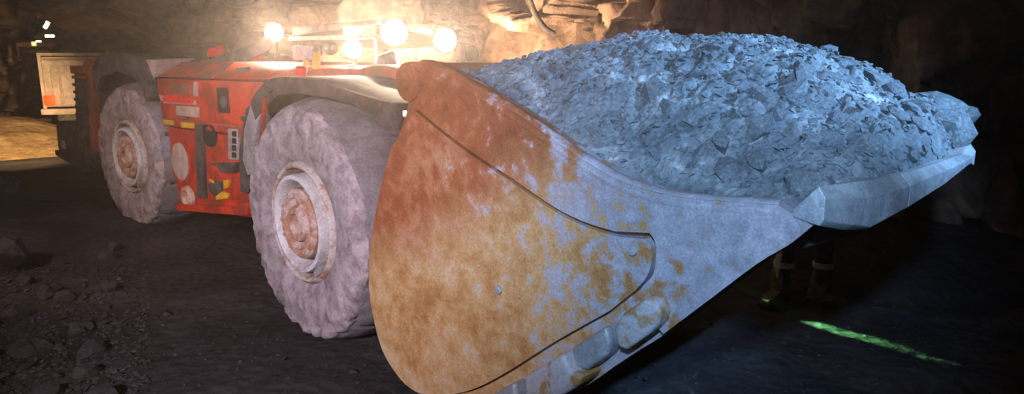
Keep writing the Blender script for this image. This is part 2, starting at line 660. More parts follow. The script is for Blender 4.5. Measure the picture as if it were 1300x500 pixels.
def wheel(label, M):
    if not _wheel_cache:
        me_ = bm_mesh(lathe(tire_profile(), 220, tire_fn), 'tire')
        me_.materials.append(MATS['tire_rubber'])
        me_.materials.append(MATS['tread_rubber'])
        for p_ in me_.polygons:
            if math.hypot(p_.center.x, p_.center.z) > 0.66 and 0.030 < p_.center.y < TW - 0.030:
                p_.material_index = 1
        _wheel_cache['tire'] = me_
        # rim barrel: flange, deep well, back
        rim = lathe([(0.372, 0.045), (0.368, 0.012), (0.352, -0.004), (0.336, 0.004), (0.328, 0.03), (0.318, 0.10), (0.300, 0.14), (0.12, 0.15)], 72)
        _wheel_cache['rim'] = bm_mesh(rim, 'rim')
        ring = lathe([(0.300, 0.135), (0.298, 0.00), (0.292, -0.022), (0.270, -0.026), (0.258, -0.012), (0.246, 0.05), (0.238, 0.11), (0.10, 0.12)], 72)
        _wheel_cache['lock_ring'] = bm_mesh(ring, 'lock_ring')
        hub = lathe([(0.220, 0.12), (0.212, -0.004), (0.196, -0.020), (0.160, -0.022), (0.150, -0.004), (0.112, -0.002), (0.104, -0.028), (0.064, -0.034), (0.056, -0.012), (0.03, -0.012), (0.002, -0.016)], 60)
        _wheel_cache['hub'] = bm_mesh(hub, 'hub')
        _wheel_cache['bolt'] = bm_mesh(cyl((0, 0, 0), (0, 1, 0), 0.010, 0.018, 6, 0.002), 'bolt')
        _wheel_cache['clip'] = bm_mesh(box((0, 0, 0), (0.09, 0.05, 0.045), 0.008), 'lock_clip')
    t = mesh_obj('tire', _wheel_cache['tire'], 'tire_rubber', loader, M, True, label)
    mesh_obj('rim', _wheel_cache['rim'], 'rim_paint', t, M, True, None, None, 40)
    mesh_obj('lock_ring', _wheel_cache['lock_ring'], 'ring_paint', t, M, True, 'pale grey ring standing proud of the rim', None, 40)
    mesh_obj('hub', _wheel_cache['hub'], 'hub_rust', t, M, True, 'rusty stepped wheel hub', None, 40)
    for i in range(12):
        a = 2 * math.pi * i / 12
        mesh_obj('bolt', _wheel_cache['bolt'], 'hub_rust', t, M @ Matrix.Translation((0.178 * math.cos(a), -0.026, 0.178 * math.sin(a))))
    a = math.radians(-52)
    mesh_obj('lock_clip', _wheel_cache['clip'], 'grey_steel', t, M @ Matrix.Rotation(-a + math.pi / 2, 4, 'Y') @ Matrix.Translation((0, 0.012, -0.0)) @ Matrix.Translation((0.0, 0, 0.325)))
    return t


def wheel_mat(fr, right=True, spin=0.0):
    if right:
        return fr.M @ Matrix.Translation((0, -FH, 0.757)) @ Matrix.Scale(1.04, 4)
    return fr.M @ Matrix.Translation((0, 0.80, 0.757)) @ Matrix.Scale(1.04, 4) @ Matrix.Rotation(math.pi, 4, 'Z')


wheel('large worn dusty front tire beside the bucket', wheel_mat(F))
wheel('rear tire under the dark fender', wheel_mat(R))
wheel('front tire on the far side', wheel_mat(F, False))
wheel('rear tire on the far side', wheel_mat(R, False))

# ---- bucket
BY = 1.15       # near side plane, Y = -BY
BYF = 0.86      # far side plane, Y = +BYF


def ys(s, d=0.0):
    return -(BY + d) if s < 0 else BYF + d


top = [(1.30, 1.70), (1.40, 1.742), (1.50, 1.735), (1.655, 1.682), (1.871, 1.603), (2.046, 1.536), (2.208, 1.465), (2.358, 1.403), (2.496, 1.356), (2.624, 1.335), (2.77, 1.33), (2.927, 1.341), (3.06, 1.352)]
bottom = [(3.16, 1.31), (3.10, 1.245), (3.013, 1.172), (2.87, 1.027), (2.708, 0.863), (2.586, 0.754), (2.486, 0.662), (2.342, 0.527), (2.10, 0.345), (1.80, 0.195), (1.50, 0.135)]
back = [(1.279, 0.135), (1.146, 0.173), (1.011, 0.271), (0.935, 0.445), (0.91, 0.611), (0.942, 0.829), (1.032, 1.088), (1.149, 1.334), (1.262, 1.53), (1.27, 1.62)]
groove = [(1.372, 1.548), (1.57, 1.457), (1.773, 1.375), (2.004, 1.295), (2.212, 1.22), (2.363, 1.186), (2.503, 1.176), (2.646, 1.192)]

# wrapped back and floor plate is the bucket's own mesh
floor_line = [(1.42, 0.20), (1.55, 0.30), (1.75, 0.43), (2.0, 0.58), (2.4, 0.82), (2.8, 1.06), (3.06, 1.215)]
path = [(1.33, 1.66)] + back[::-1][1:] + floor_line
path = sp2(path, 4)
bm = bmesh.new()
rows = []
for i, (x, z) in enumerate(path):
    a, c = path[max(0, i - 1)], path[min(len(path) - 1, i + 1)]
    d = Vector((c[0] - a[0], c[1] - a[1])).normalized()
    nx, nz = -d.y, d.x            # inward
    th = 0.05
    rows.append([bm.verts.new((x, ys(s, -0.03), z)) for s in (-1, 1)] + [bm.verts.new((x + nx * th, ys(s, -0.03), z + nz * th)) for s in (1, -1)])
for A, B in zip(rows, rows[1:]):
    for k in range(4):
        bm.faces.new((A[k], A[(k + 1) % 4], B[(k + 1) % 4], B[k]))
bm.faces.new(rows[0])
bm.faces.new(rows[-1][::-1])
bucket = part('bucket', bm, 'bucket_steel', loader, F.M, label='huge rust and ochre steel bucket tipped back')

outline = sp2(top, 4) + sp2(bottom, 4) + sp2(back, 4)
outline_far = sp2(top, 4) + sp2(floor_line[::-1], 3) + sp2(back, 4)
for s in (-1, 1):
    part('side_plate', prism(outline if s < 0 else outline_far, ys(s), ys(s, -0.06)), 'bucket_steel', bucket, F.M)
    # thick rounded top edge
    pts = [(x, ys(s, 0.008 if s < 0 else -0.034), z - 0.024) for x, z in sp2(top[1:], 4)]
    part('rim_bar', tube(pts, 0.036, 14), 'bucket_steel', bucket, F.M)
    if s > 0:
        part('corner_boss', cyl((1.335, ys(s, 0.005), 1.655), (0, 1, 0), 0.090, 0.10, 32, 0.02), 'bucket_steel', bucket, F.M)
        continue
    # doubler plate below the seam line
    dbl = sp2([(x - 0.004, z - 0.017) for x, z in groove[:-1]] + [(2.62, 1.170)], 4) + sp2([(2.640, 1.150), (2.648, 1.11), (2.636, 1.05), (2.59, 0.985)], 3) + sp2([(2.479, 0.880), (2.22, 0.684), (1.957, 0.470), (1.75, 0.32), (1.55, 0.215), (1.40, 0.160), (1.285, 0.148)] + [(x + 0.022, z + 0.004) for x, z in back[1:-2]], 4)
    cheek = sp2(top, 4) + sp2(bottom[:5], 3) + sp2([(2.66, 0.90), (2.61, 0.985), (2.655, 1.045), (2.668, 1.11), (2.664, 1.165), (2.64, 1.195)], 3) + sp2(groove[::-1][1:], 4) + [(1.33, 1.60)]
    part('cheek_plate', prism(cheek, ys(s, 0.042), ys(s, -0.01)), 'bucket_steel', bucket, F.M, label='worn raised cheek plate along the top edge')
    part('side_liner', prism(dbl, ys(s, 0.038), ys(s, -0.01)), 'bucket_steel', bucket, F.M)
    # rear corner boss where the top tube ends
    part('corner_boss', cyl((1.335, ys(s, 0.005), 1.655), (0, 1, 0), 0.090, 0.10, 32, 0.02), 'bucket_steel', bucket, F.M)
    for px, py in ((638, 366), (808, 316)):
        X, Z = F.Y(px, py, -BY - 0.02)
        part('plug', cyl((X, ys(s, 0.040), Z), (0, 1, 0), 0.019, 0.02, 16, 0.005), 'lip_steel', bucket, F.M)
    heel = {
        'a': ([(790, 398), (818, 380), (832, 385), (838, 397), (835, 412), (824, 424), (795, 445), (783, 441), (779, 416)], 0.105, 'heel_steel'),
        'b': ([(724, 443), (768, 414), (775, 436), (770, 453), (746, 470), (729, 469)], 0.075, 'lip_steel'),
        'c': ([(664, 478), (713, 449), (724, 474), (738, 478), (734, 490), (692, 516), (666, 524)], 0.120, 'heel_steel'),
        'd': ([(598, 516), (652, 485), (658, 522), (640, 547), (600, 562), (586, 540)], 0.080, 'lip_steel'),
    }
    for pl, th, hm in heel.values():
        poly = [F.Y(x, y, -BY - th) for x, y in pl]
        part('heel_shroud', prism(poly, ys(s, th), ys(s, -0.02), 0.022, seg=3), hm, bucket, F.M)
part('top_tube', cyl((1.335, (BYF - BY) / 2, 1.655), (0, 1, 0), 0.085, BY + BYF - 0.06, 32, 0.0), 'bucket_steel', bucket, F.M)

# lip: cast edge pieces, deep at the corners and thin at the nose; columns of (X, Y, bottom z, top z)
def lip_col(x, px, pt, pb):
    Yt, zt = F.X(px, pt, x)
    Yb, zb = F.X(px, pb, x)
    return (x, (Yt + Yb) / 2, zb, zt)


LY = -BY - 0.046
x0, z0 = F.Y(1008, 271, LY)
x1, z1t = F.Y(1044, 237, LY)
x1b, z1b = F.Y(1050, 289, LY)
near = [(x0, LY, z0 - 0.012, z0 + 0.012), ((x1 + x1b) / 2, LY, z1b, z1t), lip_col(3.235, 1108, 232, 297), lip_col(3.262, 1155, 223, 269), lip_col(3.285, 1200, 209, 238), lip_col(3.300, 1233, 197, 209)]
nose = near[-1]
far = [nose, (3.25, 0.12, 1.33, 1.43), (3.16, 0.50, 1.27, 1.42), (3.06, 0.82, 1.24, 1.40), (3.00, BYF + 0.02, 1.24, 1.36)]
LIPX = [(y, x) for x, y, _, _ in near[1:]] + [(y, x) for x, y, _, _ in far[1:]]
for cols in (near[:4], near[3:], far[:3], far[2:]):
    bm = bmesh.new()
    rows = []
    for (x, y, zb, zt) in cols:
        t = max(0.02, zt - zb)
        if y < -BY:
            k = 0.2 if t < 0.04 else 1.0
            rows.append([bm.verts.new(c) for c in ((x - 0.01 * k, y, zb), (x, y, zb + t * 0.16), (x, y, zb + t * 0.72), (x - 0.02 * k, y, zt), (x - 0.05 * k, y + 0.10, zt - 0.03 * k), (x - 0.05 * k, y + 0.10, zb))])
            continue
        rows.append([bm.verts.new(c) for c in ((x - 0.03, y, zb), (x, y, zb + t * 0.16), (x, y, zb + t * 0.72), (x - 0.03, y, zt), (x - 0.16, y, zt - 0.03), (x - 0.24, y, zb - 0.10 if t > 0.05 else zb))])
    for A, B in zip(rows, rows[1:]):
        for k in range(6):
            bm.faces.new((A[k], A[(k + 1) % 6], B[(k + 1) % 6], B[k]))
    bm.faces.new(rows[0])
    bm.faces.new(rows[-1][::-1])
    bmesh.ops.recalc_face_normals(bm, faces=bm.faces)
    bevel(bm, 0.012, 3, 30)
    part('lip_shroud', bm, 'lip_steel', bucket, F.M, label='bare blue-grey cast lip edge')

# ---- front chassis, boom and fenders
part('front_frame', hull([(x, y, z) for x in (-1.5, 0.75) for y in (-0.52, 0.52) for z in (0.42, 1.40)] + [(0.95, y, 0.9) for y in (-0.45, 0.45)], 0.03), 'red_paint', loader, F.M)
for s in (-1, 1):
    arm = sp2([(-0.55, 1.52), (0.0, 1.60), (0.6, 1.40), (1.02, 1.02)], 5)
    poly = [(x, z + 0.12) for x, z in arm] + [(x, z - 0.12) for x, z in arm[::-1]]
    part('boom_arm', prism(poly, s * 0.42, s * 0.30, 0.012), 'muddy_red', loader, F.M)
cy = part('tilt_cylinder', cyl((0.35, 0, 1.60), (1, 0, -0.05), 0.085, 1.0, 20), 'dark_steel', loader, F.M)
part('piston_rod', cyl((1.02, 0, 1.565), (1, 0, -0.05), 0.045, 0.5, 16), 'lip_steel', cy, F.M)


def fender(s):
    """plate over the front wheel with a drooping rear skirt"""
    e = 0.0 if s < 0 else -0.28
    crown = sp2([(-0.86, 1.06), (-0.80, 1.28), (-0.66, 1.47), (-0.45, 1.60), (-0.25, 1.648), (0.10, 1.648), (0.40, 1.61), (0.75, 1.565), (1.03, 1.535)], 4)
    bm = bmesh.new()
    prism(crown + [(x + 0.03, z - 0.035) if x < -0.4 else (x, z - 0.035) for x, z in crown[::-1]], (s * 1.04 + e), (s * 0.48 + e), 0.006, bm)
    f = part('front_fender', bm, 'fender_steel', loader, F.M, label='dirty steel fender plate over the front wheel')
    skirt = crown[8:] + [(1.04, 1.41), (0.92, 1.40), (0.80, 1.47), (0.62, 1.52), (0.30, 1.545), (0.0, 1.555), (-0.25, 1.535), (-0.42, 1.46), (-0.60, 1.36)]
    part('fender_skirt', prism(skirt, (s * 1.05 + e), (s * 1.01 + e), 0.006), 'fender_steel', f, F.M)
    bra = [(-0.86, 1.06), (-0.80, 1.28), (-0.66, 1.47), (-0.52, 1.56), (-0.42, 1.50), (-0.56, 1.36), (-0.68, 1.16), (-0.72, 0.98), (-0.80, 0.96)]
    part('fender_bracket', prism(bra, (s * 1.045 + e), (s * 0.95 + e), 0.008), 'grey_steel', f, F.M)
    part('fender_stay', bar((-0.60, (s * 1.055 + e), 1.02), (-0.40, (s * 1.055 + e), 1.52), 0.02, 0.035, 0.004), 'red_paint', f, F.M, label='thin red stay bar on the fender')
    part('boss', cyl((-0.34, (s * 1.06 + e), 1.59), (0, 1, 0), 0.045, 0.03, 20, 0.006), 'fender_steel', f, F.M)


fender(-1)
fender(1)
X, Z = F.Y(382, 95, -0.9)
part('hose_fitting', cyl((X, -0.9, Z), (0.3, 0, 1), 0.035, 0.10, 14), 'sticker_red', loader, F.M, label='pink-red hose cap')
part('handle', tube([F.loc(375, 100, 5.0), F.loc(385, 86, 5.05), F.loc(388, 78, 5.1)], 0.016, 8), 'yellow_paint', loader, F.M)
p0, p1 = F.loc(403, 104, 5.6), F.loc(403, 66, 5.6)
part('guard_post', bar(p0, (p0[0], p0[1], p1[2]), 0.05, 0.05, 0.006), 'yellow_paint', loader, F.M)

# ---- rear half: red side box between the wheels
RY = -0.97


def rpoly(pts, Y=RY):
    return [R.Y(x, y, Y) for x, y in pts]


RZ_BRK, RZ_TOP = 1.59, 1.735
core = part('rear_frame', hull([(x, y, z) for x in (-1.4, 2.3) for y in (-0.55, 0.55) for z in (0.42, 1.55)] + [(2.9, y, z) for y in (-0.3, 0.3) for z in (0.5, 1.2)], 0.03), 'dark_steel', loader, R.M)
low = [(0.70, 1.10), (0.755, 0.62), (0.82, 0.33), (0.95, 0.30), (2.30, 0.40), (2.62, 0.50), (2.62, 1.10)]
sidebox = part('side_tank', prism(low, RY, 0.60, 0.015), 'red_paint', loader, R.M, label='battered red side tank between the wheels')
mid_ = [(0.60, 1.575), (0.655, 1.12), (2.62, 1.12), (2.86, 1.575)]
upper = part('upper_side_box', prism(mid_, RY - 0.012, 0.62, 0.010), 'red_paint', loader, R.M, label='upper red side panel')
# sloping hood shoulder in two plates with a seam
for k, (xa, xb, m_) in enumerate(((0.60, 1.66, 'muddy_red'), (1.675, 2.95, 'red_paint'))):
    part('hood_panel', hull([(xa, RY - 0.01, RZ_BRK), (xb, RY - 0.01, RZ_BRK), (xa + (0.10 if k == 0 else 0), RY + 0.20, RZ_TOP), (xb, RY + 0.20, RZ_TOP - 0.05 * k),
                              (xa, 0.6, RZ_BRK), (xb, 0.6, RZ_BRK), (xa + (0.10 if k == 0 else 0), 0.6, RZ_TOP), (xb, 0.6, RZ_TOP - 0.05 * k)], 0.012), m_, loader, R.M)
# details of the side
X, Z = R.Y(285, 125, RY)
rec = part('recess', prism([(X - .10, Z - .13), (X + .10, Z - .13), (X + .10, Z + .10), (X - .10, Z + .10)], RY - 0.022, RY + 0.02, 0.02), 'black_hole', upper, R.M, label='dark square opening')
part('recess_plug', cyl((X + 0.03, RY - 0.022, Z - 0.03), (0, 1, 0), 0.055, 0.02, 20), 'dark_steel', upper, R.M)
X, Z = R.Y(268, 171, RY)
part('filler_hole', lathe([(0.115, 0.02), (0.110, -0.02), (0.085, -0.022), (0.080, 0.0), (0.002, 0.0)], 32), 'black_hole', sidebox, R.M @ Matrix.Translation((X, RY - 0.004, Z)), label='round black filler opening')
X, Z = R.Y(230, 205, RY)
bm = lathe([(0.19, 0.02), (0.185, -0.012), (0.165, -0.018), (0.002, -0.018)], 36)
for v in bm.verts:
    v.co.x *= 0.86
cov = part('access_cover', bm, 'cover_grey', sidebox, R.M @ Matrix.Translation((X, RY - 0.004, Z)), label='pale oval access cover')
bm = lathe([(0.235, 0.02), (0.23, -0.004), (0.195, -0.004), (0.19, 0.02)], 36)
for v in bm.verts:
    v.co.x *= 0.86
part('cover_seat', bm, 'red_paint', sidebox, R.M @ Matrix.Translation((X, RY - 0.006, Z)))


def decal(name, px, mat, th=0.006, Y=RY, parent=sidebox, bev=0.002, label=None):
    poly = [R.Y(x, y, Y - 0.015) for x, y in px]
    return part(name, prism(poly, Y - 0.012 - th, Y + 0.01, bev), mat, parent, R.M, label=label)


decal('red_stripe', [(208, 121), (225, 122), (225, 124.5), (244, 126), (244, 131), (208, 128.5)], 'sticker_red', 0.012, parent=upper, label='bright red stripe sticker')
decal('stripe_border', [(203, 121), (208, 121), (208, 128), (205, 127)], 'cover_grey', 0.012, parent=upper)
decal('stripe_border', [(208, 129), (244, 132), (248, 127), (249, 133), (208, 131)], 'cover_grey', 0.008, parent=upper)
decal('dirt_plate', [(224, 134), (253, 136), (253, 149), (224, 146)], 'cover_grey', 0.010, parent=upper, label='dusty metal plate')
decal('dirt_plate', [(212, 104), (247, 107), (247, 121), (212, 118)], 'muddy_red', 0.008, parent=upper)
decal('mounting_strap', [(247, 104), (251, 104), (251, 122), (247, 121.5)], 'cover_grey', 0.016, parent=upper)
decal('yellow_marking', [(207, 151), (221, 152), (221, 159), (208, 158)], 'yellow_paint', 0.008)
decal('yellow_marking', [(230, 155), (247, 156), (246, 163), (231, 162)], 'yellow_paint', 0.008)
decal('seam_strip', [(250, 157), (258, 158), (262, 252), (252, 250)], 'dark_steel', 0.018, label='dark vertical seam channel')
decal('ledge', [(208, 148), (318, 161), (318, 164.5), (208, 151)], 'muddy_red', 0.02)
decal('perforated_strip', [(290, 163), (303, 164), (304, 203), (291, 202)], 'grey_steel', 0.012, label='grey perforated mounting strip')
for i in range(4):
    X, Z = R.Y(297, 170 + i * 9, RY - 0.03)
    part('strip_hole', box((X, RY - 0.026, Z), (0.06, 0.02, 0.05), 0.012), 'black_hole', sidebox, R.M)
decal('bracket', [(269, 207), (282, 206), (302, 206), (302, 218), (284, 218), (280, 210)], 'dark_steel', 0.04, label='black bracket')
decal('yellow_marking', [(284, 229), (291, 228), (290, 238), (284, 240)], 'yellow_paint', 0.008)
decal('yellow_marking', [(274, 249), (282, 243), (290, 246), (289, 252), (275, 254)], 'yellow_paint', 0.008)
decal('yellow_marking', [(266, 227), (272, 230), (272, 233), (266, 230)], 'yellow_paint', 0.008)
decal('hazard_patch', [(264, 234), (272, 229), (283, 231), (281, 243), (272, 249), (266, 243)], 'dark_steel', 0.006)
decal('lower_skid', [(226, 258), (300, 262), (318, 256), (318, 272), (300, 272), (226, 266)], 'red_paint', 0.03, label='red lower edge bar')
X, Z = R.Y(240, 250, RY)
part('drain_cover', lathe([(0.12, 0.03), (0.11, -0.03), (0.07, -0.04), (0.05, -0.015), (0.002, -0.02)], 28), 'hub_rust', sidebox, R.M @ Matrix.Translation((X, RY, Z)), label='rusty round drain cover')
for px, py in ((219, 232), (247, 262), (213, 170), (240, 150), (310, 150)):
    X, Z = R.Y(px, py, RY)
    part('bolt', cyl((X, RY - 0.012, Z), (0, 1, 0), 0.022, 0.03, 8, 0.004), 'dark_steel', sidebox, R.M)
# lettering worn away on the hood: two dark scuffed patches
decal('worn_patch', [(300, 86), (314, 85), (315, 96), (300, 95)], 'dark_steel', 0.004, Y=RY + 0.10, parent=upper)
# dark plate hanging between side tank and front wheel
decal('hinge_guard', [(318, 138), (330, 128), (332, 205), (320, 245), (311, 243), (310, 190)], 'dark_steel', 0.05, Y=RY + 0.02, label='dark hinge guard plate behind the front wheel')

# rear fender
ar = sp2([(-0.66, 1.45), (-0.60, 1.68), (-0.36, 1.80), (-0.05, 1.83), (0.30, 1.815), (0.48, 1.74), (0.60, 1.40)], 5)
rf = part('rear_fender', prism(ar + [(x * 0.93, z - 0.05) for x, z in ar[::-1]], -1.09, -0.45, 0.006), 'dark_steel', loader, R.M, label='black fender hood over the rear wheel')
part('fender_skirt', prism([(-0.60, 1.62), (-0.36, 1.79), (-0.05, 1.82), (0.30, 1.80), (0.46, 1.74), (0.52, 1.50), (0.36, 1.58), (0.0, 1.64), (-0.40, 1.58), (-0.58, 1.42)], -1.095, -1.05, 0.006), 'dark_steel', rf, R.M)
part('fender_plate', hull([(0.42, -1.0, 1.76), (0.66, -1.0, 1.755), (0.60, -1.0, 1.58), (0.52, -0.97, 1.56), (0.42, -0.6, 1.77), (0.66, -0.6, 1.77)], 0.004), 'cover_grey', rf, R.M, label='pale gusset plate standing for a lit patch')  # pale colour stands in for a lit patch on top
part('engine_hood', hull([(x, y, z) for x in (-2.05, 0.6) for y in (-0.62, 0.6) for z in (1.0, 1.66)], 0.03), 'muddy_red', loader, R.M)

# rear end
rb = part('rear_body', hull([(-1.38, -0.99, 1.66), (-0.78, -0.99, 1.66), (-0.98, -0.99, 0.62), (-1.60, -0.99, 0.62), (-2.10, -0.6, 1.66), (-2.2, -0.6, 0.62), (-0.9, -0.5, 1.66), (-0.9, -0.5, 0.62)], 0.02), 'dark_steel', loader, R.M, label='dark engine end with grille')
for i in range(6):
    part('grille_slat', box((-1.22 - 0.03 * i / 6, -1.0, 1.56 - i * 0.085), (0.40, 0.03, 0.035), 0.006), 'dark_steel' if i else 'muddy_red', rb, R.M)
part('corner_post', prism([(-0.92, 1.66), (-0.78, 1.66), (-0.96, 0.70), (-1.10, 0.70)], -1.03, -0.95, 0.01), 'muddy_red', rb, R.M, label='rusty red corner post')
part('top_rail', prism([(-1.42, 1.69), (-0.80, 1.69), (-0.80, 1.60), (-1.42, 1.60)], -1.02, -0.9, 0.01), 'muddy_red', rb, R.M)
cw = part('counterweight', hull([(-2.30, -0.95, 1.00), (-2.33, -0.95, 0.62), (-1.30, -1.02, 0.50), (-1.25, -1.02, 0.98), (-2.30, 0.9, 1.0), (-2.33, 0.9, 0.62), (-1.3, 0.9, 0.5), (-1.25, 0.9, 0.98)], 0.03), 'dark_steel', loader, R.M, label='dark rear counterweight')
X, Z = R.Y(82, 183, -0.99)
part('reflector', box((X, -1.005, Z), (0.075, 0.03, 0.11), 0.006), 'cover_grey', cw, R.M, label='small pale reflector')
part('bump_rail', bar((-2.35, -0.95, 0.60), (-1.25, -1.02, 0.50), 0.06, 0.07, 0.012), 'dark_steel', cw, R.M)
# orange plate and small yellow handle on the hood
a0 = at_depth(118, 78, 8.9)
X, Y_, Z = R.loc(120, 80, 8.8)
part('warning_strip', hull([R.loc(103, 85, 8.7), R.loc(122, 85.5, 8.7), R.loc(131, 76, 9.1), R.loc(110, 75, 9.1), R.loc(103, 87, 8.7), R.loc(122, 88, 8.7), R.loc(131, 79, 9.1)], 0.003), 'orange_paint', loader, R.M, label='orange-yellow strip on the rear hood')
part('grab_handle', tube([R.loc(136, 80, 8.7), R.loc(136, 66, 8.7), R.loc(138, 64, 8.8)], 0.02, 8), 'yellow_paint', loader, R.M)

# things on the hood top
part('exhaust_box', hull([R.loc(214, 76, 8.3), R.loc(266, 76, 8.0), R.loc(264, 60, 8.0), R.loc(218, 59, 8.3), R.loc(240, 76, 8.8), R.loc(286, 76, 8.5), R.loc(284, 60, 8.5), R.loc(240, 59, 8.8)], 0.02), 'dark_steel', loader, R.M, label='low dark box on the hood')
vb = part('valve_block', hull([R.loc(263, 72, 7.6), R.loc(284, 72, 7.6), R.loc(280, 60, 7.6), R.loc(264, 61, 7.6), R.loc(263, 72, 7.9), R.loc(284, 72, 7.9), R.loc(280, 60, 7.9), R.loc(264, 61, 7.9)], 0.015), 'sticker_red', loader, R.M, label='small red valve block')
part('valve_cap', cyl(R.loc(281, 63, 7.55), (0, 0, 1), 0.05, 0.10, 14), 'red_paint', vb, R.M)
part('sloping_arm', hull([R.loc(262, 80, 7.2), R.loc(306, 81, 7.0), R.loc(345, 62, 7.0), R.loc(345, 47, 7.0), R.loc(300, 63, 7.1), R.loc(268, 74, 7.2), R.loc(262, 80, 7.4), R.loc(345, 47, 7.3), R.loc(345, 62, 7.3)], 0.015), 'dark_steel', loader, R.M, label='dark arm sloping up to the lamp')
part('red_gusset', hull([R.loc(306, 82, 6.85), R.loc(334, 84, 6.8), R.loc(332, 69, 6.8), R.loc(306, 82, 7.0), R.loc(334, 84, 7.0), R.loc(332, 69, 7.0)], 0.006), 'red_paint', loader, R.M)

# ---- canopy and operator's station on the far side
xa, za = R.Y(370, 34, 0.0)
xb, zb = R.Y(480, 24, 0.0)
yc, zc = R.X(596, 50, xb)
roof = part('canopy_roof', hull([(xa, 0, za), (xb, 0, zb), (xb, yc, zc), (xa, yc, zc - 0.02), (xa, 0, za - 0.09), (xb, 0, zb - 0.05), (xb, yc, zc - 0.05), (xa, yc, zc - 0.1)], 0.012), 'dark_steel', loader, R.M, label='dark protective roof over the driver place')
part('roof_edge', bar((xb + 0.03, -0.02, zb - 0.02), (xb + 0.03, yc + 0.02, zc - 0.02), 0.07, 0.06, 0.01), 'truck_white', roof, R.M, label='pale front edge of the roof')
part('roof_edge', bar((xa, -0.02, za - 0.12), (xb, -0.02, za - 0.12), 0.05, 0.04, 0.008), 'cover_grey', roof, R.M)
for (x, y, zt) in ((xa + 0.08, 0.05, za - 0.05), (xb - 0.06, 0.06, zb - 0.04), (xb - 0.05, yc - 0.08, zc - 0.04), (xa + 0.08, yc - 0.08, zc - 0.06)):
    part('canopy_post', bar((x, y, 0.95), (x, y, zt), 0.07, 0.07, 0.008), 'dark_steel', roof, R.M)
cabx = (xa + xb) / 2
part('cab_floor', box((cabx, yc / 2 + 0.05, 0.92), (xb - xa + 0.1, yc, 0.12), 0.02), 'dark_steel', loader, R.M)
part('cab_side', box((cabx, 0.0, 1.28), (xb - xa, 0.05, 0.65), 0.012), 'muddy_red', loader, R.M)
seat = part('operator_seat', box((cabx - 0.15, yc / 2 + 0.1, 1.15), (0.45, 0.45, 0.14), 0.04), 'dark_steel', loader, R.M)
part('seat_back', box((cabx - 0.38, yc / 2 + 0.1, 1.45), (0.12, 0.45, 0.55), 0.05), 'dark_steel', seat, R.M)
part('control_console', box((xb - 0.12, yc / 2, 1.42), (0.22, 0.7, 0.45), 0.04), 'grey_steel', loader, R.M)
part('side_control_box', hull([R.loc(372, 58, 6.5), R.loc(398, 58, 6.5), R.loc(398, 76, 6.5), R.loc(372, 76, 6.5), R.loc(380, 58, 6.8), R.loc(404, 76, 6.8), R.loc(404, 58, 6.8)], 0.012), 'grey_steel', loader, R.M, label='pale grey box under the canopy roof')
part('red_guard', tube([F.loc(450, 92, 5.9), F.loc(470, 90, 5.9), F.loc(473, 108, 5.9)], 0.03, 8), 'red_paint', loader, F.M)
part('red_step_box', hull([F.loc(424, 86, 6.0), F.loc(448, 82, 6.0), F.loc(452, 108, 6.0), F.loc(424, 106, 6.0), F.loc(448, 82, 6.3), F.loc(470, 104, 6.3)], 0.015), 'red_paint', loader, F.M, label='red box beside the boom')
part('boom_pivot', hull([F.loc(478, 70, 5.6), F.loc(500, 62, 5.7), F.loc(510, 112, 5.6), F.loc(470, 112, 5.6), F.loc(500, 66, 5.95), F.loc(520, 112, 5.95)], 0.03), 'dark_steel', loader, F.M, label='dark boom pivot head')
part('boom_cover', hull([F.loc(556, 83, 4.9), F.loc(600, 90, 4.9), F.loc(596, 98, 4.7), F.loc(550, 96, 4.7), F.loc(556, 83, 5.2), F.loc(606, 90, 5.2), F.loc(600, 104, 4.9)], 0.01), 'muddy_red', loader, F.M)


def lamp(px, py, dep, aim, r=0.085, power=60, spot_deg=120, color=(1.0, 0.74, 0.52), stalk=None):
    """round work lamp: housing, bezel, glowing lens, and the light it throws"""
    p = at_depth(px, py, dep) if not isinstance(dep, Vector) else dep
    d = (Vector(aim) - p).normalized()
    q = Vector((0, -1, 0)).rotation_difference(d).to_matrix().to_4x4()
    M = Matrix.Translation(p) @ q
    h = part('work_lamp', lathe([(r * 1.12, -0.005), (r * 1.15, 0.02), (r * 1.05, 0.07), (r * 0.6, 0.13), (0.002, 0.14)], 24), 'dark_steel', loader, M, label='glaring round work lamp')
    part('lens', lathe([(r, 0.0), (r * 0.7, -0.014), (0.002, -0.02)], 24), 'lamp_lens', h, M)
    part('bezel', lathe([(r * 1.0, 0.004), (r * 1.02, -0.014), (r * 1.14, -0.012), (r * 1.14, 0.01)], 24), 'grey_steel', h, M)
    if stalk:
        part('bracket', bar(p + d * -0.06, p + Vector(stalk), 0.03, 0.03, 0.004), 'dark_steel', h, I4)
    s = spot('work_lamp_light', p + d * 0.06, p + d * 3, power, color, spot_deg, 0.8, 0.06)
    return h


def roof_pt(px, py):
    y_, z_ = R.X(px, py, xb + 0.15)
    return R.M @ Vector((xb + 0.15, y_, z_))


lamp(501, 41, roof_pt(501, 41), (0.0, 1.5, 2.3), 0.105, 420, 85)
lamp(565, 51, roof_pt(565, 51), (0.4, 1.5, 2.3), 0.105, 520, 90)
lamp(448, 41, 6.60, (0.3, 0.4, 1.4), 0.080, 300, 95, stalk=(0, 0.1, -0.5))
lamp(448, 62, 6.55, (0.3, 0.4, 1.0), 0.080, 300, 95, stalk=(0, 0.1, -0.3))
lamp(348, 41, 7.10, (-1.0, 0.6, 1.6), 0.085, 480, 100, stalk=(0, 0.05, -0.35))
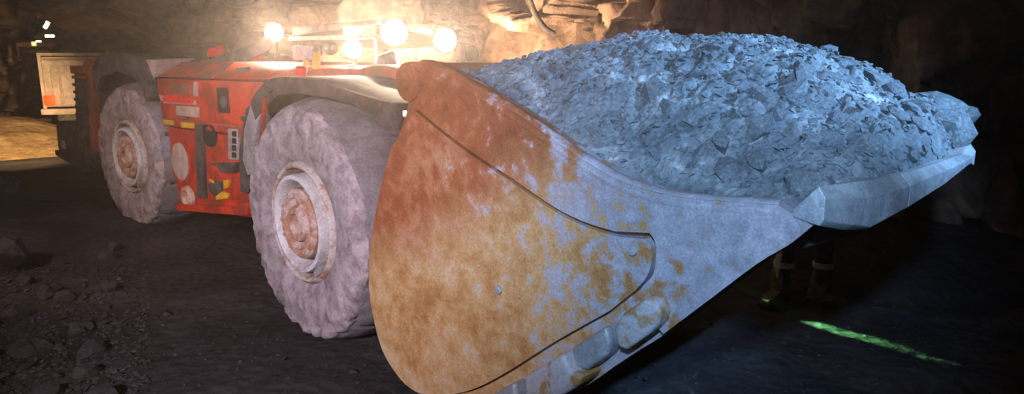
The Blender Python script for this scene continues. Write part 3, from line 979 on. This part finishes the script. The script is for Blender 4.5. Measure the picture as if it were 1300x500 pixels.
# rear lamp lights the drive behind; two hidden lamps added to brighten the wall
lamp(130, 92, 9.6, (-11.6, 14.2, 0.3), 0.07, 4000, 46, (1.0, 0.62, 0.28))
lamp(420, 60, 8.2, (-1.6, 12.6, 2.4), 0.08, 560, 130, (1.0, 0.74, 0.56))
lamp(0, 0, R.M @ Vector((xb - 0.05, yc + 0.12, zc - 0.14)), (1.2, 8.9, 2.1), 0.08, 480, 112, (1.0, 0.64, 0.38))

# ------------------------------------------------------------------ the load of broken ore
RIM = [(1.30, 1.70), (1.50, 1.69), (1.655, 1.65), (1.871, 1.57), (2.046, 1.50), (2.208, 1.43), (2.358, 1.37), (2.496, 1.32), (2.624, 1.30), (2.77, 1.30), (2.927, 1.315), (3.1, 1.37), (3.3, 1.40)]


def rim_z(x):
    for (a, za_), (c, zc_) in zip(RIM, RIM[1:]):
        if x <= c:
            t = max(0.0, (x - a) / (c - a))
            return za_ + (zc_ - za_) * t
    return RIM[-1][1]


CREST = [(1.30, 1.80), (1.514, 1.86), (1.67, 1.885), (2.131, 1.885), (2.447, 1.855), (2.729, 1.775), (2.89, 1.71), (2.983, 1.65), (3.069, 1.62), (3.23, 1.56)]


def crest_z(x):
    return float(np.interp(x, [a for a, _ in CREST], [c for _, c in CREST]))


def lip_x(y):
    return float(np.interp(y, [q[0] for q in LIPX], [q[1] for q in LIPX])) - 0.05


def heap_z(x, y, rough=True):
    dn, df = max(0.0, y + BY - 0.05), max(0.0, BYF - 0.05 - y)
    db, dl = max(0.0, x - 1.34), max(0.0, lip_x(y) - x)
    k = (1 - math.exp(-dn / 0.45)) * (1 - math.exp(-df / 0.30)) * (1 - math.exp(-db / 0.16)) * (1 - math.exp(-dl / 0.06))
    z = rim_z(x) - 0.035 + (crest_z(x) - rim_z(x) + 0.035) * k * 1.12
    if rough:
        q = Vector((x, y, 0.3))
        c = noise.voronoi(q * 7.5)[0]
        c2 = noise.voronoi(q * 17)[0]
        z += (0.030 * fbm(q, 3.2, 4) + 0.10 * (min(0.3, c[1] - c[0]) - 0.16) + 0.045 * (min(0.3, c2[1] - c2[0]) - 0.14)) * min(1.0, k * 2.2)
    return z


def heap_pt(x, y):
    e = 0.03
    n = Vector((heap_z(x - e, y, False) - heap_z(x + e, y, False), heap_z(x, y - e, False) - heap_z(x, y + e, False), 2 * e)).normalized()
    return Vector((x, y, heap_z(x, y, False))), n


# bed of fines with thousands of chips on it: nobody could count it
rnd = random.Random(21)
hv, hf = [], []
NX, NY = 210, 220
for i in range(NX):
    for j in range(NY):
        y = -BY + 0.045 + (BY + BYF - 0.09) * j / (NY - 1)
        x = 1.33 + (lip_x(y) - 1.33) * i / (NX - 1)
        hv.append((x, y, heap_z(x, y)))
for i in range(NX - 1):
    for j in range(NY - 1):
        hf.append((i * NY + j, (i + 1) * NY + j, (i + 1) * NY + j + 1, i * NY + j + 1))
protos = []
for k in range(10):
    me = rock_mesh('chip', 100 + k, 10, (1, rnd.uniform(0.6, 0.95), rnd.uniform(0.3, 0.6)))
    protos.append(([v.co.copy() for v in me.vertices], [tuple(p.vertices) for p in me.polygons]))
for _ in range(8000):
    y = rnd.uniform(-BY + 0.06, BYF - 0.10)
    x = rnd.uniform(1.40, lip_x(y) - 0.01)
    p, n = heap_pt(x, y)
    p.z = heap_z(x, y)
    r = 0.006 + 0.017 * rnd.random() ** 2.2
    vs_, fs_ = protos[rnd.randrange(10)]
    q = n.to_track_quat('Z', 'X').to_matrix() @ Matrix.Rotation(rnd.uniform(0, 6.28), 3, 'Z') @ Matrix.Rotation(rnd.gauss(0, 0.5), 3, 'X')
    o0 = len(hv)
    hv += [tuple(p + n * r * 0.15 + q @ (v * r)) for v in vs_]
    hf += [tuple(o0 + k for k in f) for f in fs_]
me = bpy.data.meshes.new('ore_heap')
me.from_pydata(hv, [], hf)
ore = mesh_obj('ore_heap', me, 'ore_fines', None, F.M)
tag(ore, 'heap of blue-grey crushed ore fines and chips filling the bucket', 'ore heap', kind='stuff')

ROCKS = [rock_mesh('ore_rock', 40 + k, 15, (1, rnd.uniform(0.65, 0.95), rnd.uniform(0.4, 0.75))) for k in range(14)]


def put_rock(x, y, r, rz, tilt, k, sink=0.1, name='ore_rock', zoff=0.0, axis='X', stretch=None):
    p, n = heap_pt(x, y)
    p.z = heap_z(x, y) + zoff
    q = n.to_track_quat('Z', 'X').to_matrix().to_4x4() @ Matrix.Rotation(rz, 4, 'Z') @ Matrix.Rotation(tilt, 4, axis)
    sc = Matrix.Diagonal((*(stretch or (r, r, r)), 1))
    return mesh_obj(name, ROCKS[k], None, None, F.M @ Matrix.Translation(p + n * (-sink * r)) @ q @ sc)


def on_heap(px, py):
    """march along the view ray until it meets the heap"""
    d = ray(px, py)
    for i in range(100, 600):
        P = CAM + d * (i * 0.01) - F.o
        x, y, z = float(P @ F.h), float(P @ F.l), float(P[2])
        if 1.34 < x < lip_x(y) and -BY < y < BYF and z < heap_z(x, y, False):
            return x, y
    return None


BIG = [  # pixel, radius, rotation, tilt, shape, label
    (835, 118, 0.105, 0.4, -0.5, 2, 'largest pale grey ore slab in the middle of the heap'),
    (884, 104, 0.060, 1.4, 0.6, 5, 'dark-edged ore rock right of the largest slab'),
    (1163, 190, 0.060, 0.9, 0.1, 1, 'small square ore block left of the big nose boulder'),
    (1105, 186, 0.070, 0.3, -0.3, 9, 'flat ore slab lying just above the lip corner'),
    (628, 100, 0.075, 0.9, 0.4, 3, 'pale upright ore rock at the back corner of the heap'),
    (756, 165, 0.045, 1.2, 0.9, 6, 'thin pale ore flake stuck upright in the near slope'),
    (732, 126, 0.055, 2.2, 0.5, 8, 'ore rock with a dark hollow on the left slope'),
    (1120, 108, 0.085, 0.5, 0.2, 10, 'blocky ore rock on the crest near the right end'),
    (965, 210, 0.060, 0.7, -0.2, 11, 'white-dusted ore rock low on the near slope'),
    (1010, 130, 0.050, 0.2, 0.3, 12, 'angular ore rock halfway up the right slope'),
    (790, 50, 0.060, 0.2, 0.3, 13, 'warm-lit ore rock on top of the heap'),
    (1065, 86, 0.065, 1.2, 0.3, 0, 'jagged ore rock sticking out of the right crest'),
]
for px, py, r, rz, tl, k, lab in BIG:
    h = None
    for dy in range(0, 60, 3):
        h = on_heap(px, py + dy)
        if h:
            break
    if h:
        o = put_rock(h[0], h[1], r, rz, tl, k, 0.12, 'ore_boulder' if r > 0.08 else 'ore_rock')
        tag(o, lab, 'rock', 'large ore rocks on the heap')
BOULD = [rock_mesh('ore_boulder', 300 + k, 34, (1, 0.92, 0.85)) for k in range(3)]
for px, py, X, st, rz, tl, k, lab in ((1202, 168, 3.15, (0.105, 0.13, 0.120), 0.3, 0.25, 0, 'big rounded ore boulder resting against the bucket nose'),
                                      (1188, 136, 3.04, (0.11, 0.17, 0.090), 0.9, 0.2, 1, 'long dark ore boulder above the big nose boulder'),
                                      (1224, 146, 3.12, (0.06, 0.08, 0.06), 0.4, 0.5, 2, 'rough ore rock at the far right tip of the load')):
    Y_, Z_ = F.X(px, py, X)
    o = mesh_obj('ore_boulder', BOULD[k], None, None, F.M @ Matrix.Translation((X, Y_, Z_)) @ Matrix.Rotation(rz, 4, 'Z') @ Matrix.Rotation(tl, 4, 'X') @ Matrix.Diagonal((*st, 1)))
    tag(o, lab, 'rock', 'large ore rocks on the heap')
n_r = 0
while n_r < 285:
    y = rnd.uniform(-BY + 0.08, 0.25)
    x = rnd.uniform(1.42, lip_x(y) - 0.03)
    r = 0.018 + 0.040 * rnd.random() ** 2.0
    if x > 2.6:
        r *= 1.6
    o = put_rock(x, y, r, rnd.uniform(0, 6.28), rnd.gauss(0, 0.5), rnd.randrange(14), rnd.uniform(0.0, 0.35))
    if x > 2.85:
        tag(o, 'angular blue-grey ore rock lying close behind the bucket lip', 'rock', 'ore rocks behind the lip')
    elif x < 1.9:
        tag(o, 'angular blue-grey ore rock on the load near the back of the bucket', 'rock', 'ore rocks at the back')
    elif y < -0.45:
        tag(o, 'angular blue-grey ore rock low on the near slope of the load', 'rock', 'ore rocks on the near slope')
    else:
        tag(o, 'angular blue-grey ore rock high on the middle of the heaped load', 'rock', 'ore rocks on the crest')
    n_r += 1

# ------------------------------------------------------------------ loose stones on the floor
STONES = [rock_mesh('floor_stone', 70 + k, 14, (1, rnd.uniform(0.65, 0.95), rnd.uniform(0.4, 0.65)), 'floor_stone') for k in range(8)]


SBOULD = [rock_mesh('floor_boulder', 400 + k, 34, (1, 0.9, 0.72), 'floor_stone') for k in range(2)]


def put_stone(x, y, r, label, group='stones on the floor', name='floor_stone', k=None, sink=0.25):
    M = Matrix.Translation((x, y, ruts(x, y) + r * (0.5 - sink))) @ Matrix.Rotation(rnd.uniform(0, 6.28), 4, 'Z') @ Matrix.Rotation(rnd.gauss(0, 0.2), 4, 'X') @ Matrix.Diagonal((r, r, r, 1))
    o = mesh_obj(name, SBOULD[rnd.randrange(2)] if r > 0.07 else STONES[rnd.randrange(8) if k is None else k], None, None, M)
    return tag(o, label, 'stone', group)


for px, py, r, lab in ((6, 345, 0.26, 'large dark boulder at the left edge of the floor'), (100, 422, 0.075, 'rounded grey stone among the gravel at lower left'), (60, 378, 0.08, 'flat stone lying right of the left edge boulder'),
                       (157, 343, 0.04, 'small pale stone on bare floor left of the front tire'), (215, 400, 0.04, 'pale chip of stone midway between gravel and front tire'), (20, 405, 0.09, 'dark stone half buried below the left edge boulder'),
                       (165, 450, 0.035, 'small light stone near the lower left foreground'), (4, 268, 0.22, 'dark boulder at the left edge below the lit bank')):
    g = ground(px, py)
    put_stone(g.x, g.y, r, lab, name='floor_boulder' if r > 0.2 else 'floor_stone')
for i in range(170):
    t = rnd.random()
    px, py = (rnd.uniform(-60, 150), rnd.uniform(350, 520)) if t < 0.55 else (rnd.uniform(60, 480), rnd.uniform(310, 520)) if t < 0.85 else (rnd.uniform(850, 1320), rnd.uniform(395, 520))
    g = ground(px, py)
    put_stone(g.x, g.y, (0.014 + 0.04 * rnd.random() ** 2.5) * (1.7 if px < 150 else 0.75), *(('small loose grey stone among the gravel at lower left', 'small stones in the gravel') if px < 150 else ('small loose stone on bare floor in front of the loader wheels', 'small stones by the wheels') if px < 600 else ('small loose stone on the dark floor right of the bucket', 'small stones right of the bucket')))
gv, gf = [], []
for _ in range(6500):
    t = rnd.random()
    px, py = (rnd.uniform(-80, 190), rnd.uniform(330, 540)) if t < 0.5 else (rnd.uniform(-80, 1380), rnd.uniform(280, 540))
    g = ground(px, py)
    if g.y > 6.0 or (g.x > 1.4 and g.y > 4.6):
        continue
    r = (0.005 + 0.014 * rnd.random() ** 2) * (1.4 if t < 0.5 else 1.0)
    vs_, fs_ = protos[rnd.randrange(10)]
    q = Matrix.Rotation(rnd.uniform(0, 6.28), 3, 'Z') @ Matrix.Rotation(rnd.gauss(0, 0.3), 3, 'X')
    o0 = len(gv)
    p = Vector((g.x, g.y, ruts(g.x, g.y) + r * 0.2))
    gv += [tuple(p + q @ (v * r)) for v in vs_]
    gf += [tuple(o0 + k for k in f) for f in fs_]
me = bpy.data.meshes.new('floor_gravel')
me.from_pydata(gv, [], gf)
tag(mesh_obj('floor_gravel', me, 'floor_stone'), 'fine gravel strewn over the mine floor', 'gravel', kind='stuff')

# ------------------------------------------------------------------ pale utility truck far down the drive
TD = 15.0
tp = at_depth(57, 125, TD)
tx = Vector((0.955, 0.297, 0))          # across the tail, left to right
ty = Vector((-0.297, 0.955, 0))         # forward, away
T0 = Vector((tp.x, tp.y, 0))
TM = Matrix(((tx.x, ty.x, 0, T0.x), (tx.y, ty.y, 0, T0.y), (0, 0, 1, 0), (0, 0, 0, 1)))
truck = thing('utility_truck', 'pale boxy utility truck parked behind the loader with a lit orange tail lamp', 'truck', TM)
part('box_body', box((0.85, 1.1, 1.28), (1.70, 2.2, 1.05), 0.02), 'truck_white', truck, TM)
for x in (0.0, 1.70):
    part('frame_post', bar((x, -0.04, 0.72), (x, -0.04, 1.88), 0.06, 0.06, 0.008), 'truck_white', truck, TM)
part('frame_rail', bar((-0.03, -0.04, 1.88), (1.73, -0.04, 1.88), 0.06, 0.06, 0.008), 'truck_white', truck, TM)
tg = part('tailgate', box((0.88, -0.02, 1.22), (1.40, 0.06, 0.85), 0.02), 'truck_white', truck, TM)
for x in (0.35, 0.85, 1.35):
    part('tailgate_rib', box((x, -0.055, 1.22), (0.05, 0.03, 0.80), 0.01), 'cover_grey', tg, TM)
part('roof_shelf', box((0.85, 0.5, 1.78), (1.7, 1.0, 0.10), 0.02), 'cover_grey', truck, TM)
part('bumper', box((0.85, -0.14, 0.66), (1.80, 0.14, 0.13), 0.03), 'truck_white', truck, TM)
part('tail_lamp', box((0.11, -0.09, 0.90), (0.20, 0.10, 0.22), 0.03), 'tail_lens', truck, TM, label='glowing orange tail lamp')
part('tail_lamp', box((1.59, -0.09, 0.90), (0.20, 0.10, 0.22), 0.03), 'tail_lens', truck, TM)
part('number_plate', box((0.62, -0.22, 0.66), (0.42, 0.02, 0.11), 0.004), 'cover_grey', truck, TM)
part('chassis', box((0.85, 1.9, 0.55), (1.2, 4.2, 0.18), 0.03), 'dark_steel', truck, TM)
part('driver_cab', hull([(x, y, z) for x in (0.03, 1.67) for y in (2.35, 3.9) for z in (0.6, 1.1)] + [(x, y, 1.75) for x in (0.18, 1.52) for y in (2.4, 3.2)], 0.04), 'truck_white', truck, TM)
for x in (0.20, 1.50):
    for y in (0.9, 3.4):
        part('wheel', cyl((x, y, 0.36), (1, 0, 0), 0.36, 0.24, 28, 0.05), 'cable_black', truck, TM)

# ------------------------------------------------------------------ cables on the far wall, marker lights
def cable(pts, r, label):
    o = mesh_obj('power_cable', bm_mesh(tube(spline(pts, 10), r, 8), 'power_cable'), 'cable_black', None, I4, True)
    tag(o, label, 'cable', 'cables slung on the rock wall')


CD = 10.2
cable([at_depth(232, -16, CD), at_depth(238, 6, CD), at_depth(248, 17, CD), at_depth(258, 14, CD), at_depth(266, -4, CD), at_depth(272, -20, CD)], 0.030, 'black cable loop hanging on the wall left of the lamp')
cable([at_depth(276, -16, CD), at_depth(284, 0, CD), at_depth(298, 9, CD), at_depth(316, 8, CD), at_depth(328, 0, CD), at_depth(340, -18, CD)], 0.030, 'shallow black cable loop hanging above the first lamp')
cable([at_depth(668, -20, 7.9), at_depth(676, 10, 7.9), at_depth(690, 34, 7.9), at_depth(704, 44, 7.9)], 0.035, 'dark hose running down the wall above the bucket')

ms = thing('marker_string', 'string of small greenish white marker lights in the dark at top left', 'marker lights', Matrix.Translation(at_depth(56, 40, 15.2)))
cpts = [at_depth(x, y, 15.2) for x, y in ((40, 4), (50, 18), (59, 30), (63, 40), (60, 46), (48, 52), (40, 57))]
part('wire', tube(spline(cpts, 6), 0.02, 6), 'cable_black', ms, I4)
for x, y, w, h_, m_, rot in ((50.5, 19, 0.07, 0.10, 'marker_lens_yellow', 0.3), (59.5, 31, 0.07, 0.20, 'marker_lens', 0.6), (60, 45.6, 0.08, 0.06, 'marker_lens', 0), (66.2, 45.6, 0.08, 0.06, 'marker_lens', 0), (49, 52.5, 0.09, 0.04, 'marker_lens', 0), (43, 55.5, 0.08, 0.09, 'marker_lens_yellow', 0)):
    p = at_depth(x, y, 15.1)
    part('marker_light', box(p, (w, 0.05, h_), 0.01, ('Y', rot)), m_, ms, I4)

# ------------------------------------------------------------------ person standing behind the bucket
PB = Vector((2.12, 4.80, 0))
PB.z = ruts(PB.x, PB.y)
PM = Matrix.Translation(PB) @ Matrix.Scale(0.96, 4)
person = thing('person', 'person in dark coveralls with reflective ankle bands standing behind the bucket', 'person', PM)
J = {  # joints: position, radius
    'pelvis': ((0.0, 0.0, 0.92), 0.145), 'waist': ((0.0, 0.0, 1.08), 0.135), 'chest': ((0.0, 0.0, 1.28), 0.155), 'neck0': ((0, 0, 1.42), 0.07), 'neck': ((0, 0, 1.48), 0.055),
    'chin': ((0.01, -0.02, 1.53), 0.07), 'head': ((0.01, -0.02, 1.61), 0.085), 'crown': ((0.01, -0.01, 1.67), 0.06),
    'hipL': ((-0.09, 0.0, 0.86), 0.105), 'kneeL': ((-0.135, -0.01, 0.48), 0.075), 'shinL': ((-0.145, 0.0, 0.30), 0.070), 'ankL': ((-0.155, 0.02, 0.11), 0.055),
    'hipR': ((0.09, 0.0, 0.86), 0.105), 'kneeR': ((0.13, -0.03, 0.48), 0.075), 'shinR': ((0.145, -0.02, 0.30), 0.070), 'ankR': ((0.155, 0.0, 0.11), 0.055),
    'shL': ((-0.185, 0, 1.36), 0.075), 'elL': ((-0.25, 0.03, 1.08), 0.052), 'wrL': ((-0.24, -0.06, 0.84), 0.036), 'haL': ((-0.24, -0.08, 0.77), 0.034),
    'shR': ((0.185, 0, 1.36), 0.075), 'elR': ((0.25, 0.03, 1.08), 0.052), 'wrR': ((0.24, -0.06, 0.84), 0.036), 'haR': ((0.24, -0.08, 0.77), 0.034),
}
EDG = [('pelvis', 'waist'), ('waist', 'chest'), ('chest', 'neck0'), ('neck0', 'neck'), ('neck', 'chin'), ('chin', 'head'), ('head', 'crown')]
for sd in 'LR':
    EDG += [('pelvis', 'hip' + sd), ('hip' + sd, 'knee' + sd), ('knee' + sd, 'shin' + sd), ('shin' + sd, 'ank' + sd), ('chest', 'sh' + sd), ('sh' + sd, 'el' + sd), ('el' + sd, 'wr' + sd), ('wr' + sd, 'ha' + sd)]
    wx, wy, wz = J['ha' + sd][0]
    sg = -1 if sd == 'L' else 1
    for k in range(4):
        a_, b_ = 'f%s%da' % (sd, k), 'f%s%db' % (sd, k)
        yy = wy + 0.030 - 0.021 * k
        J[a_] = ((wx, yy, wz - 0.055), 0.0095)
        J[b_] = ((wx - sg * 0.015, yy - 0.004, wz - 0.095 - (0.008 if k in (1, 2) else 0)), 0.0085)
        EDG += [('ha' + sd, a_), (a_, b_)]
    J['t%sa' % sd] = ((wx - sg * 0.02, wy - 0.045, wz - 0.01), 0.0105)
    J['t%sb' % sd] = ((wx - sg * 0.025, wy - 0.055, wz - 0.05), 0.009)
    EDG += [('wr' + sd, 't%sa' % sd), ('t%sa' % sd, 't%sb' % sd)]
names = list(J)
me = bpy.data.meshes.new('body')
me.from_pydata([J[n][0] for n in names], [(names.index(a), names.index(c)) for a, c in EDG], [])
body = mesh_obj('body', me, None, person, PM)
sk = body.modifiers.new('skin', 'SKIN')
sk.use_smooth_shade = True
for i, n in enumerate(names):
    v = me.skin_vertices[0].data[i]
    v.radius = (J[n][1], J[n][1] * (0.72 if n in ('pelvis', 'waist', 'chest') else 1.0))
    v.use_root = n == 'pelvis'
body.modifiers.new('sub', 'SUBSURF').levels = 2
dg = bpy.context.evaluated_depsgraph_get()
me2 = bpy.data.meshes.new_from_object(body.evaluated_get(dg))
body.modifiers.clear()
body.data = me2
me2.materials.clear()
me2.materials.append(MATS['coverall'])
me2.materials.append(MATS['skin'])
for p in me2.polygons:
    p.use_smooth = True
    z, x = p.center.z, abs(p.center.x)
    p.material_index = 1 if (z > 1.46 and x < 0.15) or (x > 0.19 and z < 0.83) else 0
# face
hp = Vector((0.01, -0.02, 1.60))
part('nose', hull([hp + Vector(q) for q in ((0, -0.115, -0.015), (-0.014, -0.085, -0.02), (0.014, -0.085, -0.02), (0, -0.085, 0.03))], 0.003), 'skin', body, PM)
for sg in (-1, 1):
    part('eye', cyl(hp + Vector((sg * 0.032, -0.084, 0.015)), (0, 1, 0), 0.011, 0.012, 12, 0.003), 'cable_black', body, PM)
    part('ear', hull([hp + Vector((sg * q[0], q[1], q[2])) for q in ((0.08, 0.0, 0.03), (0.098, 0.015, 0.02), (0.08, 0.0, -0.035), (0.095, 0.012, -0.02), (0.08, 0.025, 0.0))], 0.004), 'skin', body, PM)
part('mouth', box(hp + Vector((0, -0.082, -0.052)), (0.045, 0.012, 0.008), 0.002), 'hub_rust', body, PM)
bm = lathe([(0.002, 0.125), (0.06, 0.112), (0.095, 0.075), (0.112, 0.02), (0.113, 0.0), (0.145, -0.008), (0.145, -0.014), (0.10, -0.008)], 28)
bmesh.ops.rotate(bm, verts=bm.verts, cent=(0, 0, 0), matrix=Matrix.Rotation(math.pi / 2, 3, 'X'))
part('helmet', bm, 'helmet_shell', body, PM @ Matrix.Translation((0.01, -0.01, 1.625)))
for sd, sg, ang in (('L', -1, -0.9), ('R', 1, 0.75)):
    ax, ay, az = J['ank' + sd][0]
    Mb = PM @ Matrix.Translation((ax, ay, 0)) @ Matrix.Rotation(ang, 4, 'Z')
    bm = hull([(sx_ * w, y, z) for sx_ in (-1, 1) for (w, y, z) in ((0.046, 0.085, 0.0), (0.054, -0.16, 0.0), (0.034, -0.205, 0.0), (0.034, -0.20, 0.045), (0.050, -0.14, 0.070), (0.046, -0.05, 0.10), (0.046, 0.085, 0.09))], 0.012)
    hull([(sx_ * w, y, z) for sx_ in (-1, 1) for (w, y, z) in ((0.046, 0.082, 0.04), (0.046, -0.06, 0.07), (0.052, 0.062, 0.25), (0.052, -0.058, 0.25))], 0.014, bm)
    bt = part('boot', bm, 'boot_leather', body, Mb)
    part('sole', hull([(sx_ * w, y, z) for sx_ in (-1, 1) for (w, y) in ((0.054, 0.092), (0.062, -0.17), (0.036, -0.222)) for z in (-0.01, 0.022)], 0.004), 'cable_black', bt, Mb)
    sx_, sy_, sz_ = J['shin' + sd][0]
    part('reflective_band', lathe([(0.070, -0.022), (0.076, -0.020), (0.076, 0.020), (0.070, 0.022)], 24), 'reflective_band', body, PM @ Matrix.Translation((sx_, sy_, sz_)) @ Matrix.Rotation(math.pi / 2, 4, 'X'), label='pale reflective ankle band')

# ------------------------------------------------------------------ green line lamp on the floor behind the bucket
ga, gb = ground(925, 378), ground(1175, 452)
gd = (gb - ga).normalized()
lp = ga - gd * 0.45 + Vector((0, 0, 0.0))
lp.z = ruts(lp.x, lp.y)
gM = Matrix.Translation(lp) @ gd.to_track_quat('X', 'Z').to_matrix().to_4x4()
gl = thing('floor_torch', 'small green torch on a stand on the floor behind the bucket', 'torch', gM)
part('torch_body', cyl((0, 0, 0.16), (1, 0, 0), 0.030, 0.20, 16), 'cable_black', gl, gM)
part('torch_stand', hull([(x, y, 0) for x in (-0.08, 0.08) for y in (-0.07, 0.07)] + [(x, y, 0.14) for x in (-0.03, 0.03) for y in (-0.02, 0.02)], 0.006), 'dark_steel', gl, gM)
hd = part('torch_head', cyl((0.12, 0, 0.16), (1, 0, 0), 0.030, 0.06, 16, 0.004, 0.042), 'dark_steel', gl, gM)
part('lens', cyl((0.152, 0, 0.16), (1, 0, 0), 0.036, 0.006, 16, 0.001), 'green_lens', hd, gM)
gs = lp + gd * 0.18 + Vector((0, 0, 0.16))
spot('green_torch_light', gs, ga.lerp(gb, 0.62), 1500, (0.28, 1.0, 0.32), 7.0, 0.9, 0.01)
